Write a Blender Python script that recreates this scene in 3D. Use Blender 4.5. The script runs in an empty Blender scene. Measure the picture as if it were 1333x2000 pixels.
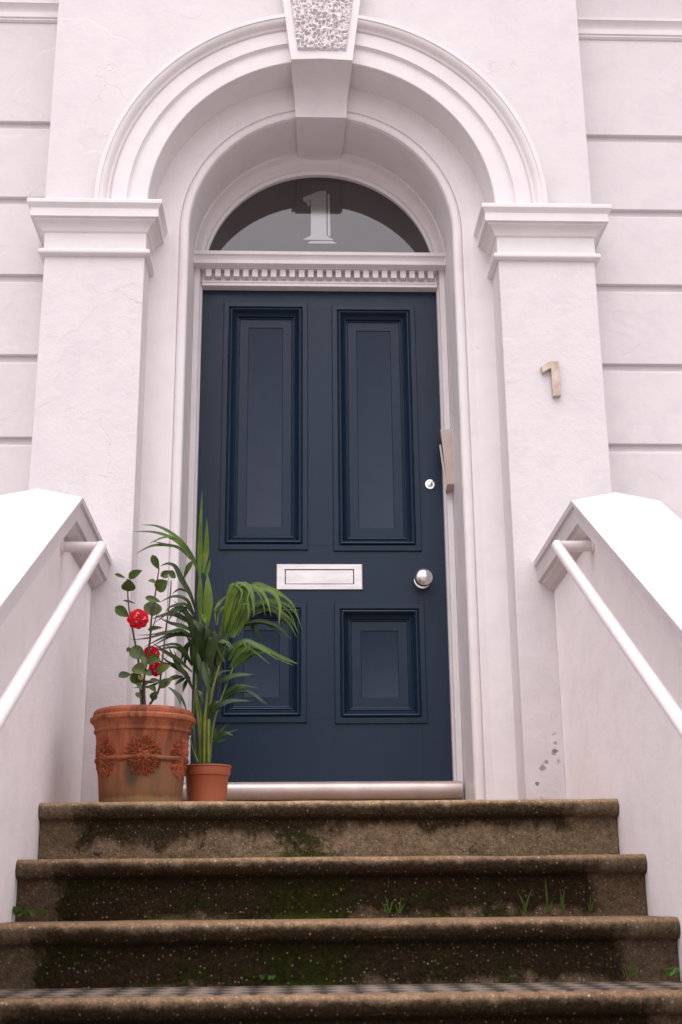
import bpy, bmesh, math, random
from mathutils import Vector, Matrix, noise
random.seed(7)
SC = bpy.context.scene
COL = SC.collection
R = math.radians
# ------------------------------------------------------------------ camera
cam_d = bpy.data.cameras.new('camera'); cam = bpy.data.objects.new('camera', cam_d); COL.objects.link(cam)
cam_d.sensor_fit = 'VERTICAL'; cam_d.sensor_height = 36; cam_d.sensor_width = 24; cam_d.lens = 43.6015
cam_d.clip_start = .05; cam_d.clip_end = 3000
cam.matrix_world = Matrix(((0.999302, -0.002106, -0.037299, -0.1112), (-0.036275, -0.293432, -0.955292, -5.0255),
                           (-0.008933, 0.955978, -0.293303, -0.2563), (0, 0, 0, 1)))
cam_d.dof.use_dof = True; cam_d.dof.focus_distance = 4.75; cam_d.dof.aperture_fstop = 4.5
SC.camera = cam
# ------------------------------------------------------------------ world and sun (bright overcast)
W = bpy.data.worlds.new('World'); SC.world = W; W.use_nodes = True
wn = W.node_tree.nodes; wl = W.node_tree.links
sky = wn.new('ShaderNodeTexSky'); sky.sky_type = 'NISHITA'; sky.sun_disc = False
SUN_EL, SUN_AZ = R(56), R(198)          # sun behind the camera, to its left
sky.sun_elevation = SUN_EL; sky.sun_rotation = SUN_AZ
sky.air_density = 1; sky.dust_density = 4; sky.ozone_density = 1
hs = wn.new('ShaderNodeHueSaturation'); hs.inputs['Saturation'].default_value = .12
bg = wn['Background']; bg.inputs['Strength'].default_value = .15
mul = wn.new('ShaderNodeMix'); mul.data_type = 'RGBA'; mul.blend_type = 'MULTIPLY'; mul.inputs[0].default_value = 1
mul.inputs[7].default_value = (1.02, .965, 1.0, 1)
# an even cloud layer over the clear sky: radiance rises from the horizon to the zenith as under a full overcast
tcw = wn.new('ShaderNodeTexCoord'); sx = wn.new('ShaderNodeSeparateXYZ'); wl.new(tcw.outputs['Generated'], sx.inputs[0])
cl = wn.new('ShaderNodeMapRange'); cl.inputs[1].default_value = 0; cl.inputs[2].default_value = 1; cl.inputs[3].default_value = .20; cl.inputs[4].default_value = 1
wl.new(sx.outputs[2], cl.inputs[0])
cs = wn.new('ShaderNodeVectorMath'); cs.operation = 'SCALE'; cs.inputs[0].default_value = (21, 21, 21.2); wl.new(cl.outputs[0], cs.inputs['Scale'])
cm = wn.new('ShaderNodeMix'); cm.data_type = 'RGBA'; cm.inputs[0].default_value = .82
wl.new(sky.outputs[0], hs.inputs['Color']); wl.new(hs.outputs[0], cm.inputs[6]); wl.new(cs.outputs[0], cm.inputs[7]); wl.new(cm.outputs[2], mul.inputs[6]); wl.new(mul.outputs[2], bg.inputs['Color'])
sd = bpy.data.lights.new('sun', 'SUN'); sd.energy = .6; sd.angle = R(40); sd.color = (1, .955, .93)
sun = bpy.data.objects.new('sun', sd); COL.objects.link(sun)
sdir = Vector((math.sin(SUN_AZ) * math.cos(SUN_EL), math.cos(SUN_AZ) * math.cos(SUN_EL), math.sin(SUN_EL)))
sun.rotation_euler = sdir.to_track_quat('Z', 'Y').to_euler()
SC.view_settings.view_transform = 'Standard'; SC.view_settings.look = 'None'
SC.view_settings.exposure = 0.22; SC.view_settings.gamma = 1
SC.render.engine = 'CYCLES'; SC.cycles.max_bounces = 8; SC.cycles.diffuse_bounces = 5

# ------------------------------------------------------------------ helpers
class MB:
    def __init__(s): s.v = []; s.f = []
    def add(s, vs, fs):
        o = len(s.v); s.v += [tuple(v) for v in vs]; s.f += [tuple(i + o for i in f) for f in fs]; return s
    def box(s, x0, x1, y0, y1, z0, z1):
        return s.add([(x0,y0,z0),(x1,y0,z0),(x1,y1,z0),(x0,y1,z0),(x0,y0,z1),(x1,y0,z1),(x1,y1,z1),(x0,y1,z1)],
                     [(0,3,2,1),(4,5,6,7),(0,1,5,4),(1,2,6,5),(2,3,7,6),(3,0,4,7)])
    def grid(s, rows, cu=False, cv=False, capu=False):
        """rows: list of equally long point lists; cv closes each row, cu closes the list; capu caps the first and last row"""
        n = len(rows); m = len(rows[0]); fs = []
        for i in range(n if cu else n - 1):
            for j in range(m if cv else m - 1):
                fs.append((i*m+j, i*m+(j+1)%m, ((i+1)%n)*m+(j+1)%m, ((i+1)%n)*m+j))
        if capu: fs += [tuple(range(m)), tuple((n-1)*m+j for j in range(m))]
        return s.add([p for r in rows for p in r], fs)
    def prism(s, poly, y0, y1):          # polygon in XZ extruded in Y
        n = len(poly)
        return s.grid([[(x, y0, z) for x, z in poly], [(x, y1, z) for x, z in poly]], cv=True, capu=True)
    def prismx(s, poly, x0, x1):         # polygon in YZ extruded in X
        return s.grid([[(x0, y, z) for y, z in poly], [(x1, y, z) for y, z in poly]], cv=True, capu=True)
    def lathe(s, prof, n=48, c=(0,0,0), capb=True):
        rows = [[(c[0]+r*math.cos(2*math.pi*k/n), c[1]+r*math.sin(2*math.pi*k/n), c[2]+z) for k in range(n)] for r, z in prof]
        return s.grid(rows, cv=True)
    def tube(s, pts, rad, n=10, taper=None):
        pts = [Vector(p) for p in pts]; rows = []; up = None
        for i, p in enumerate(pts):
            t = (pts[min(i+1, len(pts)-1)] - pts[max(i-1, 0)]).normalized()
            if up is None:
                up = Vector((0,0,1)) if abs(t.z) < .9 else Vector((1,0,0))
            a = (up - t*up.dot(t)).normalized(); b = t.cross(a); up = a
            r = rad if taper is None else rad*(1+(taper-1)*i/(len(pts)-1))
            rows.append([p + a*r*math.cos(2*math.pi*k/n) + b*r*math.sin(2*math.pi*k/n) for k in range(n)])
        return s.grid(rows, cv=True, capu=True)
    def build(s, name, mat, parent=None, smooth=None, bevel=None, seg=2):
        me = bpy.data.meshes.new(name); me.from_pydata(s.v, [], s.f)
        bm = bmesh.new(); bm.from_mesh(me)
        bmesh.ops.recalc_face_normals(bm, faces=bm.faces[:]); bm.to_mesh(me); bm.free()
        o = bpy.data.objects.new(name, me); COL.objects.link(o); me.materials.append(mat)
        if parent: o.parent = parent
        if smooth is not None:
            for p in me.polygons: p.use_smooth = True
            me.set_sharp_from_angle(angle=R(smooth))
        if bevel:
            b = o.modifiers.new('bevel', 'BEVEL'); b.width = bevel; b.segments = seg; b.limit_method = 'ANGLE'; b.angle_limit = R(35)
            for p in me.polygons: p.use_smooth = True
            me.set_sharp_from_angle(angle=R(smooth or 30)); b.harden_normals = True
        return o
def empty(name, loc=(0,0,0)):
    o = bpy.data.objects.new(name, None); o.location = loc; COL.objects.link(o); o.empty_display_size = .1; return o
def tag(o, label, cat, group=None):
    o['label'] = label; o['category'] = cat
    if group: o['group'] = group
    return o
def struct(o): o['kind'] = 'structure'; return o
def spline(pts, n):                      # Catmull-Rom through control points
    P = [Vector(p) for p in pts]; P = [P[0]*2-P[1]] + P + [P[-1]*2-P[-2]]; out = []; m = len(P)-3
    for i in range(n):
        t = i/(n-1)*m; k = min(int(t), m-1); t -= k; a, b, c, d = P[k:k+4]
        out.append(.5*((2*b) + (c-a)*t + (2*a-5*b+4*c-d)*t*t + (3*b-a-3*c+d)*t**3))
    return out
def lerp(a, b, t): return a+(b-a)*t
def sst(a, b, x): x = min(1, max(0, (x-a)/(b-a))); return x*x*(3-2*x)

# ------------------------------------------------------------------ materials
class NT:
    def __init__(s, name):
        m = bpy.data.materials.new(name); m.use_nodes = True; s.m = m; s.t = m.node_tree; s.n = s.t.nodes; s.b = s.n['Principled BSDF']
        s.tc = s.n.new('ShaderNodeTexCoord')
    def link(s, a, b): s.t.links.new(a, b)
    def noise(s, scale, detail=4, rough=.55, vec=None, dist=0, stretch=None):
        n = s.n.new('ShaderNodeTexNoise'); n.inputs['Scale'].default_value = scale; n.inputs['Detail'].default_value = detail
        n.inputs['Roughness'].default_value = rough; n.inputs['Distortion'].default_value = dist
        v = vec or s.tc.outputs['Object']
        if stretch:
            mp = s.n.new('ShaderNodeMapping'); mp.inputs['Scale'].default_value = stretch; s.link(v, mp.inputs[0]); v = mp.outputs[0]
        s.link(v, n.inputs['Vector']); return n.outputs['Fac']
    def voro(s, scale, out='Distance', feature='F1', rnd=1):
        n = s.n.new('ShaderNodeTexVoronoi'); n.inputs['Scale'].default_value = scale; n.feature = feature
        n.inputs['Randomness'].default_value = rnd
        s.link(s.tc.outputs['Object'], n.inputs['Vector']); return n.outputs[out]
    def ramp(s, fac, stops):
        n = s.n.new('ShaderNodeValToRGB'); e = n.color_ramp.elements
        while len(e) < len(stops): e.new(.5)
        for el, (p, c) in zip(e, stops):
            el.position = p; el.color = (c, c, c, 1) if not isinstance(c, tuple) else (*c, 1)
        s.link(fac, n.inputs[0]); return n.outputs[0]
    def mix(s, fac, a, b, mode='MIX'):
        n = s.n.new('ShaderNodeMix'); n.data_type = 'RGBA'; n.blend_type = mode
        for sock, v in ((n.inputs[0], fac), (n.inputs[6], a), (n.inputs[7], b)):
            if hasattr(v, 'links'): s.link(v, sock)
            elif isinstance(v, tuple): sock.default_value = (*v, 1)
            else: sock.default_value = v
        return n.outputs[2]
    def math(s, op, a, b=0., clamp=False):
        n = s.n.new('ShaderNodeMath'); n.operation = op; n.use_clamp = clamp
        for sock, v in zip(n.inputs, (a, b)):
            if hasattr(v, 'links'): s.link(v, sock)
            else: sock.default_value = v
        return n.outputs[0]
    def xyz(s):
        n = s.n.new('ShaderNodeSeparateXYZ'); s.link(s.tc.outputs['Object'], n.inputs[0]); return n.outputs
    def sstep(s, v, a, b):
        n = s.n.new('ShaderNodeMapRange'); n.interpolation_type = 'SMOOTHSTEP'
        n.inputs[1].default_value = a; n.inputs[2].default_value = b; s.link(v, n.inputs[0]); return n.outputs[0]
    def bump(s, h, strength, dist=.01, normal=None):
        n = s.n.new('ShaderNodeBump'); n.inputs['Strength'].default_value = strength; n.inputs['Distance'].default_value = dist
        s.link(h, n.inputs['Height'])
        if normal: s.link(normal, n.inputs['Normal'])
        s.link(n.outputs[0], s.b.inputs['Normal']); return n.outputs[0]
    def set(s, **k):
        for a, v in k.items():
            sock = s.b.inputs[{'col': 'Base Color', 'rough': 'Roughness', 'metal': 'Metallic', 'ior': 'IOR', 'coat': 'Coat Weight',
                               'spec': 'Specular IOR Level', 'sheen': 'Sheen Weight', 'sub': 'Subsurface Weight', 'trans': 'Transmission Weight'}[a]]
            if hasattr(v, 'links'): s.link(v, sock)
            elif isinstance(v, tuple): sock.default_value = (*v, 1)
            else: sock.default_value = v
        return s

def white_paint(name, col=(.630,.585,.596), rough=.5, grain=.35, lumps=.25, brush=0., stain=None, cracks=False):
    t = NT(name)
    n1 = t.noise(2.2, 5, .6); dirt = t.ramp(t.noise(9, 6, .65), [(.33, .90), (.55, 1.)])
    c = t.mix(t.ramp(n1, [(.35, 0.), (.7, 1.)]), tuple(x*.972 for x in col), col)
    c = t.mix(.6, c, dirt, 'MULTIPLY')
    fleck = t.ramp(t.noise(26, 3, .5), [(.745, 0.), (.775, 1.)])
    c = t.mix(t.math('MULTIPLY', fleck, .35), c, (.46,.38,.33))
    if cracks:
        w = t.n.new('ShaderNodeTexVoronoi'); w.feature = 'DISTANCE_TO_EDGE'; w.inputs['Scale'].default_value = 1.7
        ad = t.n.new('ShaderNodeVectorMath'); ad.operation = 'ADD'; nn = t.n.new('ShaderNodeTexNoise'); nn.inputs['Scale'].default_value = 7; nn.inputs['Detail'].default_value = 5
        t.link(t.tc.outputs['Object'], nn.inputs['Vector']); sc = t.n.new('ShaderNodeVectorMath'); sc.operation = 'SCALE'; sc.inputs['Scale'].default_value = .22
        t.link(nn.outputs['Color'], sc.inputs[0]); t.link(t.tc.outputs['Object'], ad.inputs[0]); t.link(sc.outputs[0], ad.inputs[1]); t.link(ad.outputs[0], w.inputs['Vector'])
        crk = t.math('MULTIPLY', t.sstep(w.outputs['Distance'], .0045, .0008), t.sstep(t.noise(1.9, 3, .6), .53, .62))
        c = t.mix(t.math('MULTIPLY', crk, .11), c, (.40,.33,.30))
        patch = t.sstep(t.noise(1.3, 4, .55), .56, .575)             # later coats and filled patches with a soft edge
        c = t.mix(t.math('MULTIPLY', patch, .2), c, tuple(min(1, v*1.035) for v in col))
    if stain:
        x, y, z = t.xyz()
        for (sx, sz, sr, k) in stain:
            dx = t.math('SUBTRACT', x, sx); dz = t.math('SUBTRACT', z, sz)
            d = t.math('SQRT', t.math('ADD', t.math('POWER', dx, 2.), t.math('POWER', dz, 2.)))
            m = t.sstep(t.math('ADD', t.math('DIVIDE', d, sr*.72), t.math('MULTIPLY', t.noise(38, 5, .75), 2.6)), 1.95, 1.55)
            c = t.mix(t.math('MULTIPLY', m, k), c, (.07,.05,.035))
    t.set(col=c, rough=rough, spec=.35)
    h = t.math('ADD', t.math('MULTIPLY', t.noise(170, 3, .6), .25*grain), t.math('MULTIPLY', t.noise(34, 5, .6), 1.0*lumps))
    if brush: h = t.math('ADD', h, t.math('MULTIPLY', t.noise(30, 3, .6, stretch=(6, 6, .35)), brush))
    if cracks: h = t.math('SUBTRACT', t.math('ADD', h, t.math('MULTIPLY', patch, .22)), t.math('MULTIPLY', crk, .45))
    t.bump(h, .34, .012)
    return t.m
M = {}
M['stucco'] = white_paint('stucco_paint', grain=.5, lumps=.35, cracks=True)
M['pilaster'] = white_paint('pilaster_paint', grain=.7, lumps=.6, cracks=True, stain=[(.835,.225,.032,.8),(.842,.26,.022,.6),(.848,.195,.030,.45),(.79,.168,.025,.6),(.802,.19,.018,.6),(.766,.114,.017,.75),(.838,.29,.018,.4),(.778,.06,.024,.25)])
M['mould'] = white_paint('moulding_paint', col=(.705,.656,.666), grain=.2, lumps=.12, rough=.45)
M['rough_white'] = white_paint('textured_paint', grain=.25, lumps=.2, rough=.55)
M['wood_white'] = white_paint('frame_gloss', col=(.70,.648,.658), grain=.1, lumps=.08, rough=.32, brush=.08)
M['side'] = white_paint('parapet_paint', col=(.89,.835,.85), grain=.4, lumps=.4, brush=.12)
M['coping'] = white_paint('coping_paint', col=(.60,.552,.562), grain=.35, lumps=.35, rough=.55)
M['rail'] = white_paint('rail_gloss', col=(.74,.685,.695), grain=.05, lumps=.05, rough=.3)

t = NT('navy_door_paint')
n = t.noise(5, 4, .6, stretch=(3, 3, .5)); x, y, z = t.xyz()
c = t.mix(t.ramp(n, [(.3, 0.), (.7, 1.)]), (.0052,.0165,.0355), (.0068,.0195,.0405))
chip = t.ramp(t.noise(55, 3, .6), [(.765, 0.), (.785, 1.)])
c = t.mix(t.math('MULTIPLY', chip, .5), c, (.07,.08,.10))
t.set(col=c, rough=t.ramp(t.noise(14, 5, .65), [(.3, .30), (.75, .45)]), spec=.30)
t.bump(t.math('ADD', t.math('MULTIPLY', t.noise(26, 4, .6, stretch=(7, 7, .3)), .5), t.math('MULTIPLY', t.noise(30, 3, .5), .25)), .22, .006)
M['door'] = t.m
t = NT('navy_rail_grain')
t.set(col=(.018,.029,.050), rough=.33); M['door2'] = t.m

t = NT('window_glass')
t.set(col=t.mix(t.ramp(t.noise(14, 5, .7), [(.3, 0.), (.75, 1.)]), (.016,.009,.010), (.030,.021,.025)), rough=.03, ior=1.9)
t.bump(t.noise(3, 2, .5), .02, .01); M['glass'] = t.m
t = NT('etched_film'); t.set(col=(.085,.078,.078), rough=.12, ior=2.7); M['etched'] = t.m
def metal(name, col, rough, smear=.12, bump=.1):
    t = NT(name)
    t.set(col=t.mix(t.ramp(t.noise(18, 5, .7, stretch=(.5, 1, 3)), [(.35, 0.), (.7, 1.)]), tuple(c*.8 for c in col), col),
          rough=t.ramp(t.noise(22, 5, .7), [(.3, rough), (.75, rough+smear)]), metal=1.)
    t.bump(t.noise(60, 3, .6), bump, .002); return t.m
M['brushed'] = metal('brushed_steel', (.70,.665,.655), .30)
M['chrome'] = metal('chrome', (.88,.86,.86), .035, .03, .02)
t = NT('weathered_sill')
c = t.mix(t.ramp(t.noise(7, 5, .65), [(.35, 0.), (.7, 1.)]), (.42,.34,.31), (.56,.47,.45))
t.set(col=c, rough=.33, metal=.45); t.bump(t.noise(50, 4, .6), .12, .004); M['sill'] = t.m
t = NT('tarnished_beige')
c = t.mix(t.ramp(t.noise(16, 5, .7), [(.38, 0.), (.66, 1.)]), (.40,.30,.23), (.58,.49,.43))
c = t.mix(t.ramp(t.noise(42, 4, .7), [(.62, 0.), (.74, .6)]), c, (.32,.16,.07))
t.set(col=c, rough=.5, metal=.15); t.bump(t.noise(60, 4, .6), .15, .004); M['tarnish'] = t.m
t = NT('beige_metal')
c = t.mix(t.ramp(t.noise(12, 5, .7), [(.35, 0.), (.7, 1.)]), (.42,.34,.30), (.53,.45,.41))
t.set(col=c, rough=.42, metal=.2); t.bump(t.noise(40, 4, .6), .1, .004); M['box'] = t.m
M['garland'] = None
t = NT('dark_gap'); t.set(col=(.012,.01,.01), rough=.8); M['dark'] = t.m

def stone(name, top, dark, drips, moss, patchx=.74):
    """weathered step stone. object origin: top of the nosing, z down the riser"""
    t = NT(name); x, y, z = t.xyz()
    base = t.mix(t.ramp(t.noise(11, 6, .7), [(.3, 0.), (.7, 1.)]), tuple(c*.62 for c in top), top)
    base = t.mix(.55, base, t.ramp(t.noise(120, 4, .7), [(.3, .38), (.7, 1.25)]), 'MULTIPLY')
    base = t.mix(.6, base, t.ramp(t.noise(330, 2, .6), [(.35, .28), (.65, 1.4)]), 'MULTIPLY')
    base = t.mix(.65, base, t.ramp(t.noise(48, 5, .72), [(.34, .45), (.66, 1.3)]), 'MULTIPLY')
    # aggregate grains
    g = t.voro(95, 'Color'); gd = t.voro(95)
    sep = t.n.new('ShaderNodeSeparateColor'); t.link(g, sep.inputs[0])
    pick = t.math('MULTIPLY', t.sstep(sep.outputs[0], .80, .86), t.sstep(gd, .42, .30))
    base = t.mix(t.math('MULTIPLY', pick, .55), base, t.mix(sep.outputs[1], (.24,.16,.09), (.46,.40,.33)))
    base = t.mix(t.math('MULTIPLY', t.sstep(t.math('ADD', z, t.math('MULTIPLY', t.noise(40, 4, .7), .012)), -.010, .002), .8), base, t.mix(1., base, (2.3,2.1,1.95), 'MULTIPLY'))  # skylit top of the nosing, painted into the stone as a paler edge
    # algae: a dirty band round the lower half of the nosing, ragged sheets and drips over the riser
    depth = t.math('MULTIPLY', z, -1/.157)                      # 0 at the tread, 1 at the foot of the riser
    rag = t.math('ADD', t.noise(5.0, 6, .62, stretch=(1, 1, .5)), t.math('MULTIPLY', t.noise(26, 4, .65, stretch=(1, 1, .45)), .28))
    fine = t.math('MULTIPLY', t.math('SUBTRACT', t.noise(34, 5, .72), .5), .26)
    wide = t.math('MULTIPLY', t.math('SUBTRACT', t.noise(3.3, 3, .6), .5), .22)
    dn = t.math('ADD', depth, t.math('ADD', fine, wide))
    band = t.math('MULTIPLY', t.sstep(dn, .03, .17), t.math('SUBTRACT', 1., t.sstep(dn, .36, .46)))
    west = t.sstep(x, -.15, -.75)                                # the damper, shadier left half
    streak = t.math('MULTIPLY', t.sstep(t.noise(4.6, 4, .6, stretch=(1, 1, .06)), .60, .68), .22)
    lim = t.math('ADD', t.math('SUBTRACT', t.math('ADD', rag, drips), t.math('MULTIPLY', depth, .75)), t.math('ADD', t.math('MULTIPLY', west, .20), streak))
    sheet = t.math('MULTIPLY', t.sstep(lim, .30, .46), t.sstep(dn, .16, .32))
    alg = t.math('MAXIMUM', band, sheet)
    ends = t.math('SUBTRACT', 1., t.sstep(t.math('ADD', t.math('ABSOLUTE', x), t.math('MULTIPLY', t.noise(7, 5, .7), .30)), patchx+.12, patchx+.19))
    alg = t.math('MULTIPLY', alg, t.math('ADD', t.math('MULTIPLY', ends, .72), .28))
    c = t.mix(t.math('MULTIPLY', alg, .95), base, t.mix(t.ramp(t.noise(150, 3, .7), [(.42, 0.), (.7, 1.)]), dark, (dark[0]*4.2, dark[1]*3.6, dark[2]*3.0)))
    c = t.mix(t.sstep(t.math('ADD', t.math('ABSOLUTE', x), t.math('MULTIPLY', t.noise(30, 4, .7), .016)), .8720, .8765), c, (.012,.010,.008))
    ms = t.math('MULTIPLY', t.sstep(t.math('ADD', t.math('ADD', t.noise(3.6, 5, .66), t.math('MULTIPLY', t.noise(38, 4, .7), .34)), t.math('MULTIPLY', west, .07)), .86-moss, .99-moss), t.sstep(depth, .22, .5))
    ms = t.math('MULTIPLY', ms, t.math('ADD', t.math('MULTIPLY', ends, .9), .1))
    mcol = t.mix(t.ramp(t.noise(60, 4, .7), [(.3, 0.), (.72, 1.)]), (.006,.0085,.002), (.034,.040,.006))
    c = t.mix(t.math('MULTIPLY', ms, .85), c, mcol)
    foot = t.math('MULTIPLY', t.sstep(depth, .90, 1.02), t.sstep(t.noise(6, 4, .7), .54, .66))
    c = t.mix(t.math('MULTIPLY', foot, .8), c, (.050,.062,.010))
    # pale grit sitting over everything
    g2 = t.n.new('ShaderNodeTexVoronoi'); g2.inputs['Scale'].default_value = 105; t.link(t.tc.outputs['Object'], g2.inputs['Vector'])
    sp2 = t.n.new('ShaderNodeSeparateColor'); t.link(g2.outputs['Color'], sp2.inputs[0])
    grit = t.math('MULTIPLY', t.sstep(sp2.outputs[0], .50, .58), t.sstep(g2.outputs['Distance'], .30, .10))
    c = t.mix(t.math('MULTIPLY', t.math('MULTIPLY', grit, .95), t.math('POWER', sp2.outputs[1], 1.5)), c, t.mix(sp2.outputs[2], (.17,.085,.035), (.46,.36,.26)))
    t.set(col=c, rough=.85, spec=.06)
    h = t.math('ADD', t.math('MULTIPLY', t.noise(60, 5, .7), .6), t.math('ADD', t.math('MULTIPLY', pick, .4), t.math('MULTIPLY', ms, t.noise(160, 3, .7))))
    t.bump(h, .9, .016); return t.m
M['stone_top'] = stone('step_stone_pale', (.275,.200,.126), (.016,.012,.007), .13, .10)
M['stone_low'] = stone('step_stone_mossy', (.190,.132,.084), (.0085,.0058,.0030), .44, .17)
t = NT('tread_tiles')
ck = t.n.new('ShaderNodeTexChecker'); ck.inputs['Scale'].default_value = 1/.058
ck.inputs['Color1'].default_value = (.27,.21,.165,1); ck.inputs['Color2'].default_value = (.045,.037,.03,1)
mp = t.n.new('ShaderNodeMapping'); mp.inputs['Rotation'].default_value = (0,0,R(45)); t.link(t.tc.outputs['Object'], mp.inputs[0]); t.link(mp.outputs[0], ck.inputs['Vector'])
t.set(col=t.mix(.6, ck.outputs[0], t.ramp(t.noise(20, 5, .7), [(.3, .35), (.7, 1.)]), 'MULTIPLY'), rough=.6); M['tile'] = t.m

def terracotta(name, stain):
    t = NT(name); x, y, z = t.xyz()
    c = t.mix(t.ramp(t.noise(8, 5, .65), [(.3, 0.), (.7, 1.)]), (.27,.075,.032), (.37,.115,.052)) if stain else t.mix(t.noise(6), (.29,.082,.038), (.34,.100,.048))
    if stain:
        c = t.mix(t.math('MULTIPLY', t.ramp(t.noise(10, 5, .7, stretch=(2.2, 2.2, .16)), [(.46, 0.), (.62, 1.)]), .72), c, (.085,.026,.013))
        low = t.sstep(t.math('ADD', t.math('ADD', z, t.math('MULTIPLY', x, -.35)), t.math('MULTIPLY', t.noise(7, 5, .65), -.26)), .06, -.10)
        c = t.mix(t.math('MULTIPLY', low, .8), c, (.15,.085,.038))
        dx = t.math('ADD', x, .012); dz = t.math('SUBTRACT', z, .088)
        d = t.math('SQRT', t.math('ADD', t.math('POWER', t.math('MULTIPLY', dx, 1.5), 2.), t.math('POWER', dz, 2.)))
        front = t.sstep(y, -.02, -.06)
        blot = t.math('MULTIPLY', t.sstep(t.math('ADD', d, t.math('MULTIPLY', t.noise(22, 5, .7), .075)), .100, .05), front)
        c = t.mix(t.math('MULTIPLY', blot, .8), c, (.035,.040,.024))
        salt = t.math('MULTIPLY', t.sstep(t.math('ADD', z, t.math('MULTIPLY', t.noise(24, 5, .7), -.05)), .000, -.020), .5)
        c = t.mix(salt, c, (.42,.31,.15))
        c = t.mix(t.ramp(t.noise(70, 4, .7), [(.62, 0.), (.75, .55)]), c, (.16,.055,.028))
    t.set(col=c, rough=.72 if stain else .42, spec=.3)
    t.bump(t.math('ADD', t.noise(70, 4, .65), t.noise(14, 3, .6)), .22 if stain else .06, .006); return t.m
M['garland'] = terracotta('garland_terracotta', False); M['garland'].node_tree.nodes['Principled BSDF'].inputs['Roughness'].default_value = .7
M['garland'].node_tree.nodes['Principled BSDF'].inputs['Specular IOR Level'].default_value = .15
M['terra'] = terracotta('weathered_terracotta', True)
M['plastic'] = terracotta('plain_terracotta_plastic', False)
t = NT('potting_soil'); t.set(col=(.02,.014,.01), rough=.95); t.bump(t.noise(80, 4, .7), .8, .01); M['soil'] = t.m
def leaf(name, a, b, rough=.36, tr=.25):
    t = NT(name)
    n = t.noise(13, 3, .6); c = t.mix(t.ramp(n, [(.3, 0.), (.7, 1.)]), a, b); t.set(col=c, rough=rough, spec=.4)
    tn = t.n.new('ShaderNodeBsdfTranslucent'); t.link(c, tn.inputs[0]); mx = t.n.new('ShaderNodeMixShader'); mx.inputs[0].default_value = tr
    t.link(t.b.outputs[0], mx.inputs[1]); t.link(tn.outputs[0], mx.inputs[2]); t.link(mx.outputs[0], t.n['Material Output'].inputs[0])
    t.bump(t.noise(50, 3, .6, stretch=(1, 1, .2)), .12, .003); return t.m
M['palm_bright'] = leaf('palm_leaf_bright', (.048,.100,.005), (.130,.210,.012), .38, .3)
M['palm_mid'] = leaf('palm_leaf', (.034,.075,.009), (.078,.140,.014))
M['palm_dark'] = leaf('palm_leaf_deep', (.014,.034,.008), (.038,.070,.014))
M['palm_stem'] = leaf('palm_stem', (.065,.090,.014), (.19,.22,.035), .4, .1)
M['cam_leaf'] = leaf('camellia_leaf', (.022,.046,.006), (.070,.110,.012), .45, .2)
M['cam_stem'] = leaf('camellia_stem', (.045,.022,.015), (.09,.05,.03), .6, 0.)
M['petal'] = leaf('red_petal', (.42,.003,.012), (.62,.012,.028), .5, .25)
M['petal'].node_tree.nodes['Principled BSDF'].inputs['Specular IOR Level'].default_value = .12
M['petal_pale'] = leaf('pink_petal', (.72,.09,.11), (.80,.35,.33), .5, .25)
M['bud'] = leaf('withered_bud', (.45,.30,.08), (.60,.42,.15), .6, .1)
M['weed'] = leaf('weed_green', (.045,.10,.012), (.11,.20,.03), .45, .3)
t = NT('paving'); t.set(col=t.mix(t.ramp(t.noise(3, 6, .7), [(.3, 0.), (.7, 1.)]), (.20,.185,.17), (.32,.30,.28)), rough=.9); t.bump(t.noise(30, 5, .7), .4, .02); M['ground'] = t.m
t = NT('dark_pebble'); t.set(col=(.05,.035,.025), rough=.8); t.bump(t.noise(120, 3, .6), .5, .004); M['pebble'] = t.m

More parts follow.
